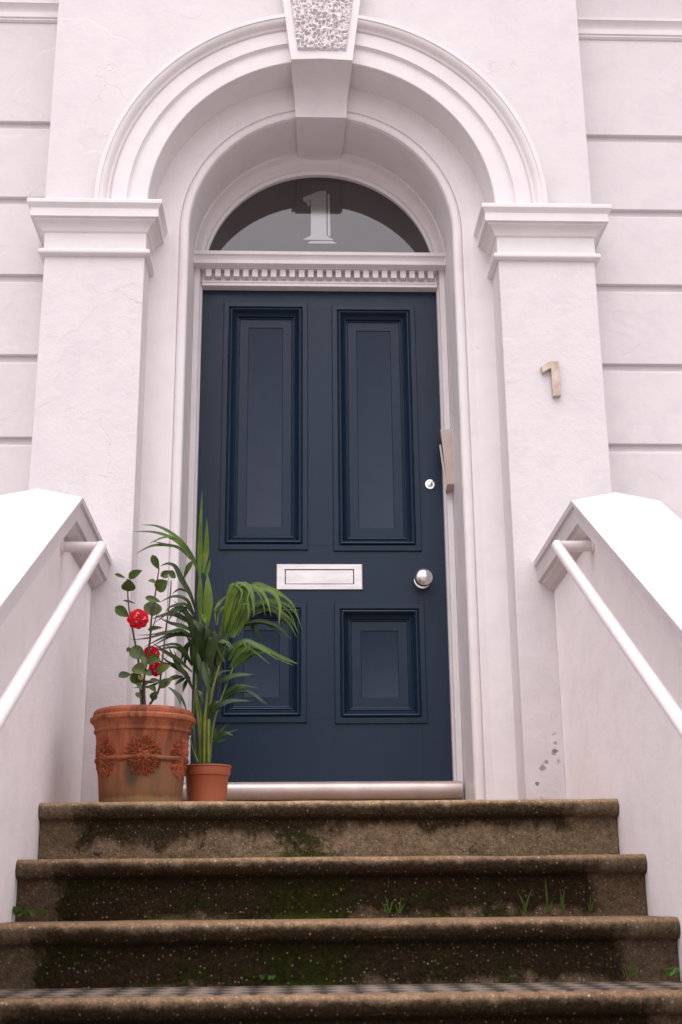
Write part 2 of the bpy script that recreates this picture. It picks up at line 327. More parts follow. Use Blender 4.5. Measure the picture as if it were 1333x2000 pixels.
# measured leaf, stem and flower paths (metres): (width or radius, path)
PL_ = {
'SPEAR': [(0.017,[(-0.435,-0.9,0.78),(-0.436,-0.9,0.849),(-0.436,-0.91,0.934),(-0.432,-0.92,1.082)]),(0.018,[(-0.423,-0.91,0.789),(-0.415,-0.91,0.857),(-0.413,-0.92,0.908),(-0.413,-0.93,0.978)]),(0.011,[(-0.412,-0.92,0.775),(-0.405,-0.92,0.802),(-0.399,-0.92,0.834)]),(0.03,[(-0.408,-0.92,0.593),(-0.403,-0.93,0.672),(-0.404,-0.93,0.728),(-0.407,-0.92,0.781)]),(0.017,[(-0.427,-0.9,0.605),(-0.433,-0.9,0.698),(-0.433,-0.9,0.754),(-0.436,-0.9,0.799)]),(0.014,[(-0.399,-0.92,0.601),(-0.411,-0.93,0.62),(-0.425,-0.92,0.648)])],
'UP_LEFT': [(0.012,[(-0.437,-0.9,0.79),(-0.464,-0.92,0.848),(-0.513,-0.95,0.903),(-0.574,-0.96,0.938),(-0.631,-0.97,0.942)]),(0.012,[(-0.44,-0.9,0.794),(-0.474,-0.93,0.854),(-0.521,-0.96,0.893),(-0.584,-0.98,0.912),(-0.66,-0.99,0.913)]),(0.009,[(-0.468,-0.9,0.839),(-0.506,-0.92,0.873),(-0.552,-0.94,0.881),(-0.597,-0.95,0.891)]),(0.009,[(-0.499,-0.9,0.871),(-0.532,-0.93,0.879),(-0.594,-0.95,0.873),(-0.647,-0.97,0.839)]),(0.006,[(-0.504,-0.95,0.903),(-0.553,-0.98,0.894),(-0.602,-1.0,0.866)]),(0.013,[(-0.461,-0.88,0.84),(-0.477,-0.88,0.813),(-0.493,-0.87,0.777)])],
'LEFT_LONG': [(0.014,[(-0.448,-0.9,0.665),(-0.463,-0.92,0.709),(-0.493,-0.94,0.757),(-0.514,-0.95,0.799),(-0.539,-0.96,0.808),(-0.565,-0.96,0.799)]),(0.01,[(-0.45,-0.9,0.647),(-0.475,-0.92,0.691),(-0.516,-0.95,0.697),(-0.559,-0.98,0.671)]),(0.008,[(-0.46,-0.9,0.718),(-0.497,-0.93,0.726),(-0.522,-0.95,0.706)])],
'LEFT_DARK': [(0.01,[(-0.449,-0.9,0.621),(-0.487,-0.92,0.665),(-0.515,-0.94,0.656),(-0.555,-0.96,0.621)]),(0.011,[(-0.444,-0.9,0.603),(-0.481,-0.93,0.627),(-0.521,-0.96,0.638),(-0.576,-1.0,0.615)]),(0.009,[(-0.449,-0.9,0.629),(-0.487,-0.92,0.656),(-0.508,-0.93,0.667),(-0.534,-0.95,0.606)]),(0.012,[(-0.441,-0.9,0.577),(-0.48,-0.93,0.597),(-0.524,-0.96,0.604),(-0.559,-1.0,0.615)]),(0.009,[(-0.448,-0.9,0.564),(-0.491,-0.94,0.569),(-0.534,-0.98,0.556),(-0.599,-1.02,0.513)]),(0.01,[(-0.443,-0.9,0.555),(-0.483,-0.94,0.582),(-0.522,-0.98,0.571),(-0.569,-1.0,0.557)]),(0.006,[(-0.484,-0.93,0.571),(-0.535,-0.97,0.567),(-0.589,-1.01,0.544),(-0.643,-1.04,0.532)]),(0.011,[(-0.452,-0.9,0.473),(-0.478,-0.93,0.515),(-0.51,-0.96,0.533),(-0.576,-1.0,0.512)]),(0.011,[(-0.453,-0.9,0.451),(-0.489,-0.94,0.478),(-0.523,-0.98,0.493),(-0.563,-1.01,0.514)]),(0.012,[(-0.45,-0.9,0.395),(-0.476,-0.93,0.442),(-0.5,-0.95,0.468),(-0.529,-0.98,0.531)]),(0.009,[(-0.457,-0.9,0.43),(-0.498,-0.93,0.463),(-0.528,-0.97,0.473),(-0.552,-0.99,0.495)]),(0.009,[(-0.464,-0.9,0.555),(-0.478,-0.89,0.535),(-0.486,-0.88,0.511),(-0.493,-0.87,0.495)]),(0.009,[(-0.481,-0.92,0.433),(-0.507,-0.95,0.426),(-0.533,-0.98,0.408)]),(0.009,[(-0.469,-0.91,0.432),(-0.489,-0.92,0.418),(-0.505,-0.94,0.4)]),(0.009,[(-0.522,-0.96,0.39),(-0.5,-0.97,0.372),(-0.486,-0.98,0.35),(-0.478,-0.99,0.319)]),(0.008,[(-0.546,-0.98,0.412),(-0.585,-1.0,0.401),(-0.64,-1.02,0.406)]),(0.011,[(-0.446,-0.9,0.516),(-0.455,-0.92,0.599),(-0.472,-0.94,0.643),(-0.501,-0.96,0.669)]),(0.01,[(-0.449,-0.9,0.634),(-0.465,-0.93,0.658),(-0.481,-0.95,0.671),(-0.52,-0.98,0.656),(-0.538,-1.0,0.634)])],
'ARCH': [(0.011,[(-0.345,-0.9,0.575),(-0.335,-0.92,0.656),(-0.317,-0.93,0.724),(-0.3,-0.93,0.748),(-0.266,-0.95,0.719),(-0.272,-0.97,0.67)]),(0.012,[(-0.334,-0.9,0.571),(-0.317,-0.92,0.674),(-0.293,-0.92,0.745),(-0.263,-0.94,0.729),(-0.249,-0.96,0.665),(-0.246,-0.97,0.623)]),(0.013,[(-0.327,-0.9,0.568),(-0.303,-0.91,0.658),(-0.286,-0.9,0.739),(-0.234,-0.92,0.73),(-0.205,-0.93,0.69),(-0.19,-0.94,0.633)]),(0.015,[(-0.32,-0.9,0.568),(-0.285,-0.9,0.679),(-0.265,-0.88,0.736),(-0.195,-0.89,0.734),(-0.163,-0.9,0.686),(-0.165,-0.92,0.613)]),(0.012,[(-0.316,-0.9,0.568),(-0.279,-0.88,0.661),(-0.244,-0.86,0.748),(-0.185,-0.85,0.739),(-0.125,-0.84,0.704),(-0.095,-0.84,0.643)]),(0.01,[(-0.313,-0.9,0.571),(-0.264,-0.88,0.672),(-0.206,-0.85,0.705),(-0.148,-0.82,0.704),(-0.107,-0.8,0.671),(-0.086,-0.8,0.618)]),(0.008,[(-0.302,-0.9,0.575),(-0.262,-0.93,0.65),(-0.248,-0.94,0.699),(-0.27,-0.93,0.735)]),(0.005,[(-0.377,-0.87,0.618),(-0.382,-0.86,0.665),(-0.361,-0.85,0.705),(-0.332,-0.85,0.732)]),(0.005,[(-0.385,-0.87,0.667),(-0.369,-0.85,0.702),(-0.34,-0.85,0.728)]),(0.007,[(-0.356,-0.9,0.575),(-0.349,-0.91,0.628),(-0.339,-0.92,0.693),(-0.321,-0.93,0.72)]),(0.008,[(-0.33,-0.91,0.566),(-0.316,-0.93,0.624),(-0.291,-0.94,0.67),(-0.265,-0.95,0.671)]),(0.01,[(-0.349,-0.9,0.568),(-0.338,-0.92,0.63),(-0.317,-0.93,0.702),(-0.292,-0.94,0.737)]),(0.012,[(-0.3,-0.87,0.611),(-0.251,-0.84,0.662),(-0.192,-0.82,0.682),(-0.136,-0.8,0.644),(-0.103,-0.78,0.591)])],
'RIGHT_DARK': [(0.012,[(-0.286,-0.87,0.618),(-0.229,-0.84,0.681),(-0.17,-0.82,0.674),(-0.136,-0.8,0.614)]),(0.011,[(-0.278,-0.87,0.622),(-0.228,-0.85,0.634),(-0.169,-0.83,0.619),(-0.125,-0.82,0.58)]),(0.011,[(-0.286,-0.87,0.615),(-0.257,-0.85,0.626),(-0.239,-0.84,0.602),(-0.226,-0.83,0.573)]),(0.01,[(-0.265,-0.86,0.658),(-0.21,-0.84,0.677),(-0.155,-0.82,0.659),(-0.118,-0.81,0.616)]),(0.01,[(-0.293,-0.87,0.611),(-0.228,-0.84,0.632),(-0.184,-0.82,0.617),(-0.143,-0.82,0.583)])],
'RIGHT_FAN': [(0.013,[(-0.329,-0.9,0.492),(-0.305,-0.91,0.537),(-0.268,-0.92,0.551),(-0.225,-0.93,0.526),(-0.167,-0.94,0.484)]),(0.014,[(-0.325,-0.9,0.466),(-0.297,-0.91,0.519),(-0.262,-0.9,0.546),(-0.208,-0.9,0.528),(-0.146,-0.89,0.497),(-0.099,-0.88,0.48)]),(0.014,[(-0.318,-0.9,0.463),(-0.29,-0.89,0.493),(-0.255,-0.88,0.521),(-0.205,-0.87,0.526),(-0.121,-0.86,0.491)]),(0.012,[(-0.321,-0.91,0.472),(-0.3,-0.92,0.506),(-0.275,-0.93,0.529),(-0.282,-0.93,0.548)]),(0.01,[(-0.346,-0.92,0.481),(-0.367,-0.94,0.531),(-0.346,-0.95,0.546),(-0.32,-0.96,0.517)]),(0.008,[(-0.392,-0.92,0.47),(-0.381,-0.94,0.513),(-0.367,-0.95,0.54),(-0.331,-0.96,0.542)])],
'LOW_RIGHT': [(0.011,[(-0.391,-0.91,0.4),(-0.374,-0.92,0.431),(-0.353,-0.92,0.447),(-0.317,-0.93,0.452)]),(0.014,[(-0.367,-0.91,0.407),(-0.338,-0.92,0.425),(-0.295,-0.93,0.436),(-0.243,-0.94,0.436)]),(0.01,[(-0.349,-0.9,0.369),(-0.324,-0.91,0.389),(-0.295,-0.92,0.402),(-0.25,-0.93,0.398)]),(0.009,[(-0.345,-0.9,0.362),(-0.302,-0.91,0.384),(-0.259,-0.92,0.38),(-0.209,-0.93,0.339)]),(0.013,[(-0.392,-0.92,0.296),(-0.371,-0.93,0.329),(-0.328,-0.94,0.349),(-0.261,-0.95,0.349)]),(0.012,[(-0.391,-0.93,0.291),(-0.387,-0.95,0.32),(-0.369,-0.96,0.339),(-0.352,-0.96,0.346)]),(0.012,[(-0.417,-0.93,0.479),(-0.408,-0.94,0.434),(-0.393,-0.94,0.385),(-0.389,-0.93,0.344)]),(0.011,[(-0.44,-0.92,0.524),(-0.427,-0.93,0.472),(-0.419,-0.93,0.415)]),(0.01,[(-0.433,-0.92,0.388),(-0.421,-0.93,0.372),(-0.406,-0.93,0.34)])],
'LOW_LEAF': [(0.014,[(-0.381,-0.9,0.212),(-0.356,-0.91,0.239),(-0.335,-0.92,0.246),(-0.311,-0.93,0.236)]),(0.006,[(-0.374,-0.9,0.232),(-0.35,-0.9,0.259),(-0.328,-0.9,0.284)]),(0.005,[(-0.343,-0.9,0.238),(-0.322,-0.9,0.252),(-0.295,-0.9,0.26)]),(0.01,[(-0.381,-0.9,0.228),(-0.373,-0.9,0.253),(-0.368,-0.9,0.265)]),(0.008,[(-0.374,-0.9,0.221),(-0.348,-0.92,0.222),(-0.327,-0.93,0.228)])],
'CORE': [(0.016,[(-0.405,-0.92,0.556),(-0.408,-0.93,0.58),(-0.412,-0.94,0.604)]),(0.018,[(-0.391,-0.93,0.461),(-0.384,-0.95,0.511),(-0.374,-0.96,0.553),(-0.378,-0.96,0.582)]),(0.018,[(-0.41,-0.92,0.481),(-0.403,-0.94,0.531),(-0.399,-0.96,0.567),(-0.407,-0.96,0.604)]),(0.016,[(-0.418,-0.91,0.483),(-0.425,-0.93,0.533),(-0.436,-0.94,0.571),(-0.444,-0.94,0.608)]),(0.016,[(-0.367,-0.92,0.47),(-0.354,-0.93,0.533),(-0.333,-0.93,0.581)]),(0.017,[(-0.432,-0.9,0.441),(-0.439,-0.92,0.495),(-0.443,-0.93,0.541),(-0.458,-0.94,0.586)]),(0.015,[(-0.369,-0.93,0.562),(-0.389,-0.95,0.58),(-0.396,-0.96,0.596)]),(0.016,[(-0.414,-0.94,0.56),(-0.429,-0.95,0.594),(-0.451,-0.95,0.62)]),(0.015,[(-0.382,-0.9,0.43),(-0.368,-0.91,0.497),(-0.347,-0.92,0.546),(-0.319,-0.92,0.586)])],
'STEM': [(0.006,[(-0.416,-0.9,0.152),(-0.424,-0.9,0.27),(-0.438,-0.9,0.391),(-0.431,-0.9,0.539),(-0.428,-0.9,0.631)]),(0.006,[(-0.404,-0.92,0.15),(-0.404,-0.92,0.285),(-0.396,-0.91,0.447),(-0.42,-0.9,0.51),(-0.429,-0.9,0.594)]),(0.0055,[(-0.399,-0.9,0.152),(-0.4,-0.9,0.288),(-0.385,-0.9,0.405),(-0.362,-0.9,0.484),(-0.334,-0.9,0.565)]),(0.006,[(-0.39,-0.92,0.15),(-0.392,-0.92,0.285),(-0.386,-0.92,0.366),(-0.367,-0.92,0.445),(-0.347,-0.91,0.519)]),(0.0045,[(-0.388,-0.9,0.152),(-0.379,-0.9,0.27),(-0.359,-0.9,0.341),(-0.332,-0.9,0.423),(-0.315,-0.9,0.466)]),(0.0045,[(-0.421,-0.9,0.152),(-0.418,-0.9,0.288),(-0.434,-0.9,0.377),(-0.439,-0.9,0.448),(-0.437,-0.9,0.503)]),(0.004,[(-0.43,-0.88,0.154),(-0.444,-0.88,0.273),(-0.444,-0.88,0.362),(-0.434,-0.88,0.47)]),(0.005,[(-0.397,-0.88,0.154),(-0.392,-0.88,0.273),(-0.392,-0.88,0.344),(-0.379,-0.88,0.394)]),(0.0035,[(-0.424,-0.92,0.153),(-0.44,-0.92,0.191),(-0.451,-0.92,0.233)]),(0.004,[(-0.412,-0.89,0.153),(-0.413,-0.89,0.272),(-0.42,-0.89,0.342),(-0.411,-0.89,0.414)])],
'CLEAF': [((-0.65,-1.076,0.684),(-0.648,-1.1,0.72),0.0349),((-0.655,-1.066,0.733),(-0.609,-1.087,0.753),0.0222),((-0.696,-1.086,0.742),(-0.661,-1.092,0.726),0.0089),((-0.583,-1.035,0.819),(-0.562,-1.017,0.774),0.0197),((-0.554,-1.044,0.745),(-0.515,-1.061,0.757),0.0159),((-0.565,-1.058,0.695),(-0.526,-1.071,0.722),0.0349),((-0.585,-1.08,0.725),(-0.561,-1.103,0.706),0.0143),((-0.523,-1.077,0.747),(-0.499,-1.051,0.739),0.0222),((-0.574,-1.04,0.612),(-0.579,-1.022,0.668),0.046),((-0.601,-1.042,0.675),(-0.547,-1.06,0.654),0.0159),((-0.692,-1.071,0.635),(-0.647,-1.064,0.604),0.0254),((-0.671,-1.046,0.663),(-0.631,-1.025,0.657),0.007),((-0.59,-1.037,0.568),(-0.538,-1.062,0.569),0.0127),((-0.642,-1.054,0.501),(-0.592,-1.043,0.471),0.038),((-0.588,-1.06,0.455),(-0.539,-1.079,0.464),0.019),((-0.626,-1.062,0.446),(-0.587,-1.086,0.415),0.0317),((-0.676,-1.034,0.414),(-0.639,-1.012,0.427),0.0238),((-0.554,-1.057,0.423),(-0.507,-1.069,0.446),0.0238),((-0.545,-1.035,0.378),(-0.504,-1.031,0.409),0.0238),((-0.635,-1.037,0.423),(-0.604,-1.016,0.394),0.0301),((-0.565,-1.059,0.335),(-0.549,-1.065,0.361),0.0197),((-0.591,-1.054,0.43),(-0.568,-1.058,0.413),0.019),((-0.571,-1.08,0.397),(-0.535,-1.092,0.39),0.0095),((-0.575,-1.041,0.384),(-0.551,-1.069,0.36),0.0159),((-0.648,-1.087,0.495),(-0.635,-1.08,0.488),0.0127),((-0.615,-1.073,0.356),(-0.595,-1.071,0.338),0.0127),((-0.54,-1.062,0.738),(-0.525,-1.071,0.732),0.0159),((-0.574,-1.03,0.486),(-0.548,-1.048,0.46),0.019),((-0.611,-1.065,0.39),(-0.595,-1.083,0.364),0.0127),((-0.6,-1.052,0.479),(-0.584,-1.065,0.434),0.0159)],
'CSTEM': [(0.0045,[(-0.599,-1.03,0.318),(-0.605,-1.03,0.37),(-0.613,-1.04,0.458),(-0.631,-1.05,0.545),(-0.651,-1.05,0.64),(-0.66,-1.05,0.734)]),(0.0045,[(-0.597,-1.02,0.32),(-0.597,-1.02,0.403),(-0.581,-1.03,0.525),(-0.577,-1.04,0.603),(-0.568,-1.03,0.692),(-0.559,-1.03,0.776)]),(0.004,[(-0.575,-1.02,0.326),(-0.548,-1.02,0.371),(-0.54,-1.03,0.444),(-0.531,-1.03,0.558),(-0.52,-1.03,0.672),(-0.518,-1.03,0.732)]),(0.006,[(-0.59,-1.03,0.318),(-0.593,-1.03,0.363),(-0.59,-1.03,0.402)]),(0.003,[(-0.548,-1.02,0.374),(-0.532,-1.03,0.389),(-0.518,-1.04,0.397)]),(0.003,[(-0.589,-1.03,0.389),(-0.571,-1.03,0.402),(-0.552,-1.02,0.403)]),(0.0025,[(-0.579,-1.03,0.558),(-0.564,-1.04,0.599),(-0.551,-1.05,0.64)])],
'FLOWER': [((-0.614,-1.08,0.592),0.0355),((-0.577,-1.0,0.493),0.03),((-0.561,-1.01,0.443),0.026)],
'BUD': [(-0.597,-1.08,0.403)]}
# ------------------------------------------------------------------ dimensions
YA, YB, YW = -.488, -.323, -.300         # front of the porch, face of the inner order, flank walls
ZS = 2.4465                              # springing line
RA, RB = .7206, .5635
XP = .722; XL, XR = -1.139, 1.126; PL, PR = -1.127, 1.121
YN, TREAD, RISE, NSTEP = -1.227, .2592, .1566, 8
GZ = -NSTEP*RISE

# ------------------------------------------------------------------ setting
g = MB(); g.add([(-600,-600,GZ),(600,-600,GZ),(600,600,GZ),(-600,600,GZ)], [(0,1,2,3)])
struct(g.build('ground', M['ground']))

# ------------------------------------------------------------------ house
house = tag(empty('house'), 'white stucco townhouse front with an arched porch around a navy panelled door', 'house')

def arch(prof, zc, n=64, legs=None, closed=True):
    """sweep a (radius, y) profile round a semicircle, with straight legs down to z = legs"""
    st = []
    if legs is not None: st.append((math.pi, legs))
    st += [(math.pi*(1-k/n), None) for k in range(n+1)]
    if legs is not None: st.append((0., legs))
    rows = [[(r*math.cos(a), y, (zc + r*math.sin(a)) if zz is None else zz) for r, y in prof] for a, zz in st]
    m = MB(); m.grid(rows, cv=closed, capu=closed); return m

# flank walls with channelled joints, and the string course
def flank(x0, x1, zs, ztop):
    prof = [(YW+.35, GZ-.3), (YW, GZ-.3)]
    for z in sorted(zs):
        prof += [(YW, z-.041), (YW+.004, z-.036), (YW+.018, z-.026), (YW+.020, z-.022), (YW+.020, z)]
        prof += [(YW+.001, z), (YW, z+.002)]
    prof += [(YW, ztop), (YW+.35, ztop)]
    return MB().prismx(prof, x0, x1)
zR = [2.9034, 2.5349, 2.1785, 1.8153, 1.4646, 1.11, .76, .41, .06, -.29, -.64]
zL = [2.931, 2.5616, 2.1995, 1.8382, 1.4827, 1.13, .78, .43, .08, -.27, -.62]
KW = (YW+5.0255)/(-.368+5.0255); zR = [-.2563+(z+.2563)*KW for z in zR]; zL = [-.2563+(z+.2563)*KW for z in zL]
def string(x0, x1, z0):
    p = [(YW+.02, z0+.008), (YW-.010, z0+.002), (YW-.030, z0), (YW-.030, z0-.014), (YW-.027, z0-.016), (YW-.014, z0-.030), (YW-.008, z0-.046), (YW-.008, z0-.052),
         (YW-.018, z0-.056), (YW-.018, z0-.080), (YW-.012, z0-.084), (YW-.012, z0-.092), (YW-.004, z0-.1), (YW+.02, z0-.1)]
    return MB().prismx(p, x0, x1)
wr = flank(1.09, 5., zR, 7.).build('wall', M['stucco'], house, smooth=20)
string(1.10, 5., -.2563+3.749*KW).build('string_course', M['mould'], wr, smooth=25)
wl_ = flank(-5., -1.09, zL, 7.).build('wall', M['stucco'], house, smooth=20)
string(-5., -1.10, -.2563+3.788*KW).build('string_course', M['mould'], wl_, smooth=25)

# unseen moulded overhang, added over the flank walls to shade their upper part
def added_cornice(x0, x1):
    p = [(YW+.05, 4.05), (YW-.03, 4.05), (YW-.05, 4.10), (YW-.12, 4.16), (YW-.30, 4.18), (YW-.30, 4.26), (YW-.36, 4.34), (YW-.36, 4.38), (YW+.05, 4.44)]
    return MB().prismx(p, x0, x1)
added_cornice(1.127, 5.).build('added_cornice', M['mould'], wr, smooth=25); added_cornice(-5., -1.140).build('added_cornice', M['mould'], wl_, smooth=25)

# porch front above the springing
ztop = 5.2; hole = .86; na = 96
angs = sorted([math.pi*k/na for k in range(na+1)] + [math.atan2(ztop-ZS, XR), math.pi-math.atan2(ztop-ZS, -XL)])
def edge(a):
    c, s = math.cos(a), math.sin(a); t = 1e9
    if c > 1e-6: t = min(t, XR/c)
    if c < -1e-6: t = min(t, XL/c)
    if s > 1e-6: t = min(t, (ztop-ZS)/s)
    return t*c, ZS+t*s
rin = [(hole*math.cos(a), ZS+hole*math.sin(a)) for a in angs]; rout = [edge(a) for a in angs]
pf = MB(); pf.grid([[(x, YA, z) for x, z in rin], [(x, YA, z) for x, z in rout], [(x, YW+.1, z) for x, z in rout], [(x, YW+.1, z) for x, z in rin]], cu=True)
pf.build('porch_front', M['stucco'], house, smooth=20)

prof = [(RA, YB+.05), (RA, YA-.004), (RA+.003, YA-.007), (.795, YA-.007), (.799, YA-.010), (.803, YA-.016), (.805, YA-.023), (.866, YA-.023), (.868, YA-.018), (.872, YA-.018),
        (.875, YA-.026), (.880, YA-.029), (.884, YA-.030), (.886, YA-.033), (.889, YA-.042), (.895, YA-.050), (.904, YA-.055), (.912, YA-.056), (.912, YA-.060), (.928, YA-.060), (.930, YA-.058), (.932, YA+.04), (.80, YA+.06), (.80, YB+.05)]
arch(prof, ZS, 96).build('archivolt', M['mould'], house, smooth=28)

roll = [(.583+.0185*math.cos(a), YB+.010-.0105*math.sin(a)) for a in [R(d) for d in range(0, 176, 16)]]
prof = [(.80, YB), (.636, YB), (.634, YB+.0008), (.632, YB+.0008), (.606, YB+.0008), (.6035, YB+.003)] + roll + [(.5655, YB+.016), (.5635, YB+.017), (.5635, .06), (.80, .06)]
arch(prof, ZS, 96, legs=0.).build('inner_arch', M['mould'], house, smooth=28)

# pilasters and their capitals
cap = [(0.,2.216), (.010,2.219), (.020,2.225), (.022,2.229), (.022,2.240), (.014,2.247), (.006,2.250), (.004,2.254), (.004,2.322), (.008,2.325), (.012,2.328), (.015,2.336), (.021,2.348),
       (.032,2.358), (.042,2.362), (.044,2.363), (.044,2.370), (.056,2.371), (.056,2.408), (.058,2.410), (.062,2.418), (.068,2.424), (.070,2.427), (.070,2.442), (.066,2.446), (0.,2.458), (-.03,2.458), (-.03,2.216)]
for s, xo in ((-1, PL), (1, PR)):
    a, b = sorted((s*XP, xo))
    p = MB().box(a, b, YA, .02, -.25, ZS).build('pilaster', M['pilaster'], house, bevel=.005)
    path = [(s*XP, YB+.03, -s, 0), (s*XP, YA, -s, -1), (xo, YA, s, -1), (xo, YW+.03, s, 0)]
    rows = [[(x+dx*d, y+dy*d, z) for d, z in cap] for x, y, dx, dy in path]
    MB().grid(rows, cv=True, capu=True).build('capital', M['mould'], p, smooth=25, bevel=.0015, seg=1)

# keystone
YF, YK = YA-.062, YB-.024
prof = [(YA+.05, 4.1, .25), (YF, 4.1, .25), (YF, 3.128, .1305)]
for k in range(1, 15):
    a = math.pi/2*k/14
    prof.append((lerp(YF, YK, math.sin(a)**.5), lerp(2.986, 3.128, math.cos(a)**.5), lerp(.130, .1125, k/14)))
prof += [(.02, 2.986, .099), (.02, 3.2, .099), (YB+.02, 3.2, .115), (YA+.05, 3.3, .15)]
ks = MB(); ks.grid([[(-h, y, z) for y, z, h in prof], [(0, y, z + (.007 if abs(y-YF) < 1e-4 and z < 3.2 else 0)) for y, z, h in prof], [(h, y, z) for y, z, h in prof]], cv=True, capu=True)
ko = ks.build('keystone', M['mould'], house, smooth=20, bevel=.002, seg=2)
# its vermiculated field: raised worm tracks round sunk pits
nx, nz = 120, 330; rows = []
for j in range(nz+1):
    z = lerp(3.170, 4.07, j/nz); hw = lerp(.1305, .25, (z-3.128)/.972) - .030; row = []
    for i in range(nx+1):
        u = 2*i/nx-1; x = u*hw
        q = Vector((x, 0, z))*56
        q += Vector((noise.noise(q*.5), 0, noise.noise(q*.5+Vector((9,3,1)))))*.6
        q.z *= 1.30; q.y = 0
        d, _ = noise.voronoi(q)
        e = d[1]-d[0]; h = 1-sst(.10, .56, e)
        h = min(1, h*(.9+.35*noise.noise(q*.9)))
        edgef = min(1, (1-abs(u))*hw/.006, j/4.)
        row.append((x, YF+.004 - (.003+.0150*h)*edgef, z))
    rows.append(row)
MB().grid(rows).build('carved_panel', M['rough_white'], ko, smooth=70)

# ------------------------------------------------------------------ door frame, transom, fanlight
fr = MB()
for s in (-1, 1):
    poly = [(.562,-.012), (.541,-.012), (.538,-.010), (.536,.006), (.5285,.016), (.5275,.018), (.5275,.10), (.562,.10)]
    fr.grid([[(s*x, y, z) for x, y in poly] for z in (.0, 2.47)], cv=True, capu=True)
fr.box(-.56, .56, .03, .10, 2.350, 2.47)
fro = fr.build('door_frame', M['wood_white'], house, smooth=25)
prof = [(.05,2.494), (-.056,2.490), (-.060,2.487), (-.060,2.472), (-.056,2.470), (-.050,2.468), (-.046,2.462), (-.043,2.452), (-.044,2.446), (-.048,2.443), (-.054,2.442), (-.056,2.440), (-.056,2.429),
        (-.052,2.427), (-.020,2.425), (.05,2.425)]
tr = MB().prismx(prof, -.563, .563).build('transom', M['wood_white'], fro, smooth=25)
prof = [(.06,2.4262), (-.022,2.4262), (-.022,2.421), (.010,2.418), (.010,2.372), (.004,2.369), (-.004,2.368), (-.004,2.362), (.0,2.360), (.0,2.3465), (.06,2.3455)]
MB().prismx(prof, -.5278, .5278).build('frieze', M['wood_white'], tr, smooth=25)
dn = MB(); pitch = .0415
for k in range(25):
    x = (k-12)*pitch + random.uniform(-.0008, .0008)
    dn.box(x-.0130, x+.0130, -.021, .014, 2.3815+random.uniform(-.001, .001), 2.4195)
dn.build('dentils', M['wood_white'], tr, bevel=.0012, seg=1)

fan = MB(); rows = []
fp = [(-.02,-.050), (.10,-.050), (.14,-.044), (.20,-.026), (.30,-.012), (.38,-.006), (.42,-.0), (.74,-.0), (.79,.004), (.82,.012), (.92,.016), (1.,.018), (1.,.05), (-.02,.05)]
for k in range(97):
    a = math.pi*(1-k/96); c, s = math.cos(a), math.sin(a)
    rows.append([(lerp(.5625, .519, f)*c, y, lerp(ZS, 2.411, f)+lerp(.5625, .519, f)*s) for f, y in fp])
fan.grid(rows, cv=True, capu=True)
fl = fan.build('fanlight', M['wood_white'], house, smooth=30)
arcp = [(.535*math.cos(math.pi*k/48), 2.411+.535*math.sin(math.pi*k/48)) for k in range(49)]
gp = MB(); tl_ = lambda z: (z-2.411)*.024      # the pane leans back a little at its head
gp.grid([[(x, y+tl_(z), z) for x, z in arcp] for y in (.029, .035)], cv=True, capu=True)
gp.build('glass_pane', M['glass'], fl)
nm = MB()
for poly in ([(-.0006,2.8566),(.0318,2.8584),(.0317,2.622),(.0672,2.5976),(-.0778,2.5986),(-.0397,2.6212),(-.0393,2.8081),(-.0679,2.795),(-.0791,2.8188)],
             [(.0379,2.8401),(.0478,2.8403),(.0501,2.6167),(.0378,2.6215)], [(-.0397,2.5922),(.0574,2.5933),(.0819,2.5798),(-.0594,2.5796)],
             [(-.0592,2.798),(-.0443,2.801),(-.0431,2.7799),(-.053,2.7756)]):
    nm.grid([[(x, y+tl_(z), z) for x, z in poly] for y in (.0280, .0289)], cv=True, capu=True)
nm.build('painted_numeral', M['etched'], fl)

# ------------------------------------------------------------------ door
YD = .045
panels = [(-.430,-.055,1.131,2.284), (.0535,.4275,1.126,2.273), (-.430,-.0615,.404,.903), (.0545,.431,.399,.899)]
dm = MB(); hx = [-.5275, -.408, -.080, .075, .409, .5275]
for i, (x0, x1) in enumerate(((hx[0],hx[1]), (hx[2],hx[3]), (hx[4],hx[5]))):
    if i == 1:
        dm.box(x0, x1, YD, YD+.05, 1.150, 2.256); dm.box(x0, x1, YD, YD+.05, .422, .880)
    else: dm.box(x0, x1, YD, YD+.05, .169, 2.36)
for a, b in ((hx[1],hx[4]),):
    for z0, z1 in ((.169,.422), (.880,1.150), (2.256,2.36)): dm.box(a, b, YD+.0002, YD+.05, z0, z1)
door = dm.build('door', M['door'], house, bevel=.0005, seg=1)
pp = [(0,.006), (0,-.007), (.002,-.0095), (.0215,-.0105), (.0235,-.009), (.0255,-.001), (.0275,-.001), (.029,-.010), (.031,-.014), (.034,-.0155), (.037,-.0145), (.040,-.011), (.043,-.003), (.047,.005),
      (.053,.011), (.0555,.0125), (.0565,.010), (.059,.0085), (.0615,.0095), (.063,.013), (.0635,.020), (.0675,.019), (.0705,.021), (.0725,.025), (.110,.025), (.1118,.0285), (.1128,.0288)]
for x0, x1, z0, z1 in panels:
    rows = [[(x0+d, YD+h, z0+d), (x1-d, YD+h, z0+d), (x1-d, YD+h, z1-d), (x0+d, YD+h, z1-d)] for d, h in pp]
    q = MB().grid(rows, cv=True); q.f.append(tuple(range(len(q.v)-4, len(q.v))))
    q.build('door_panel', M['door'], door, smooth=22)
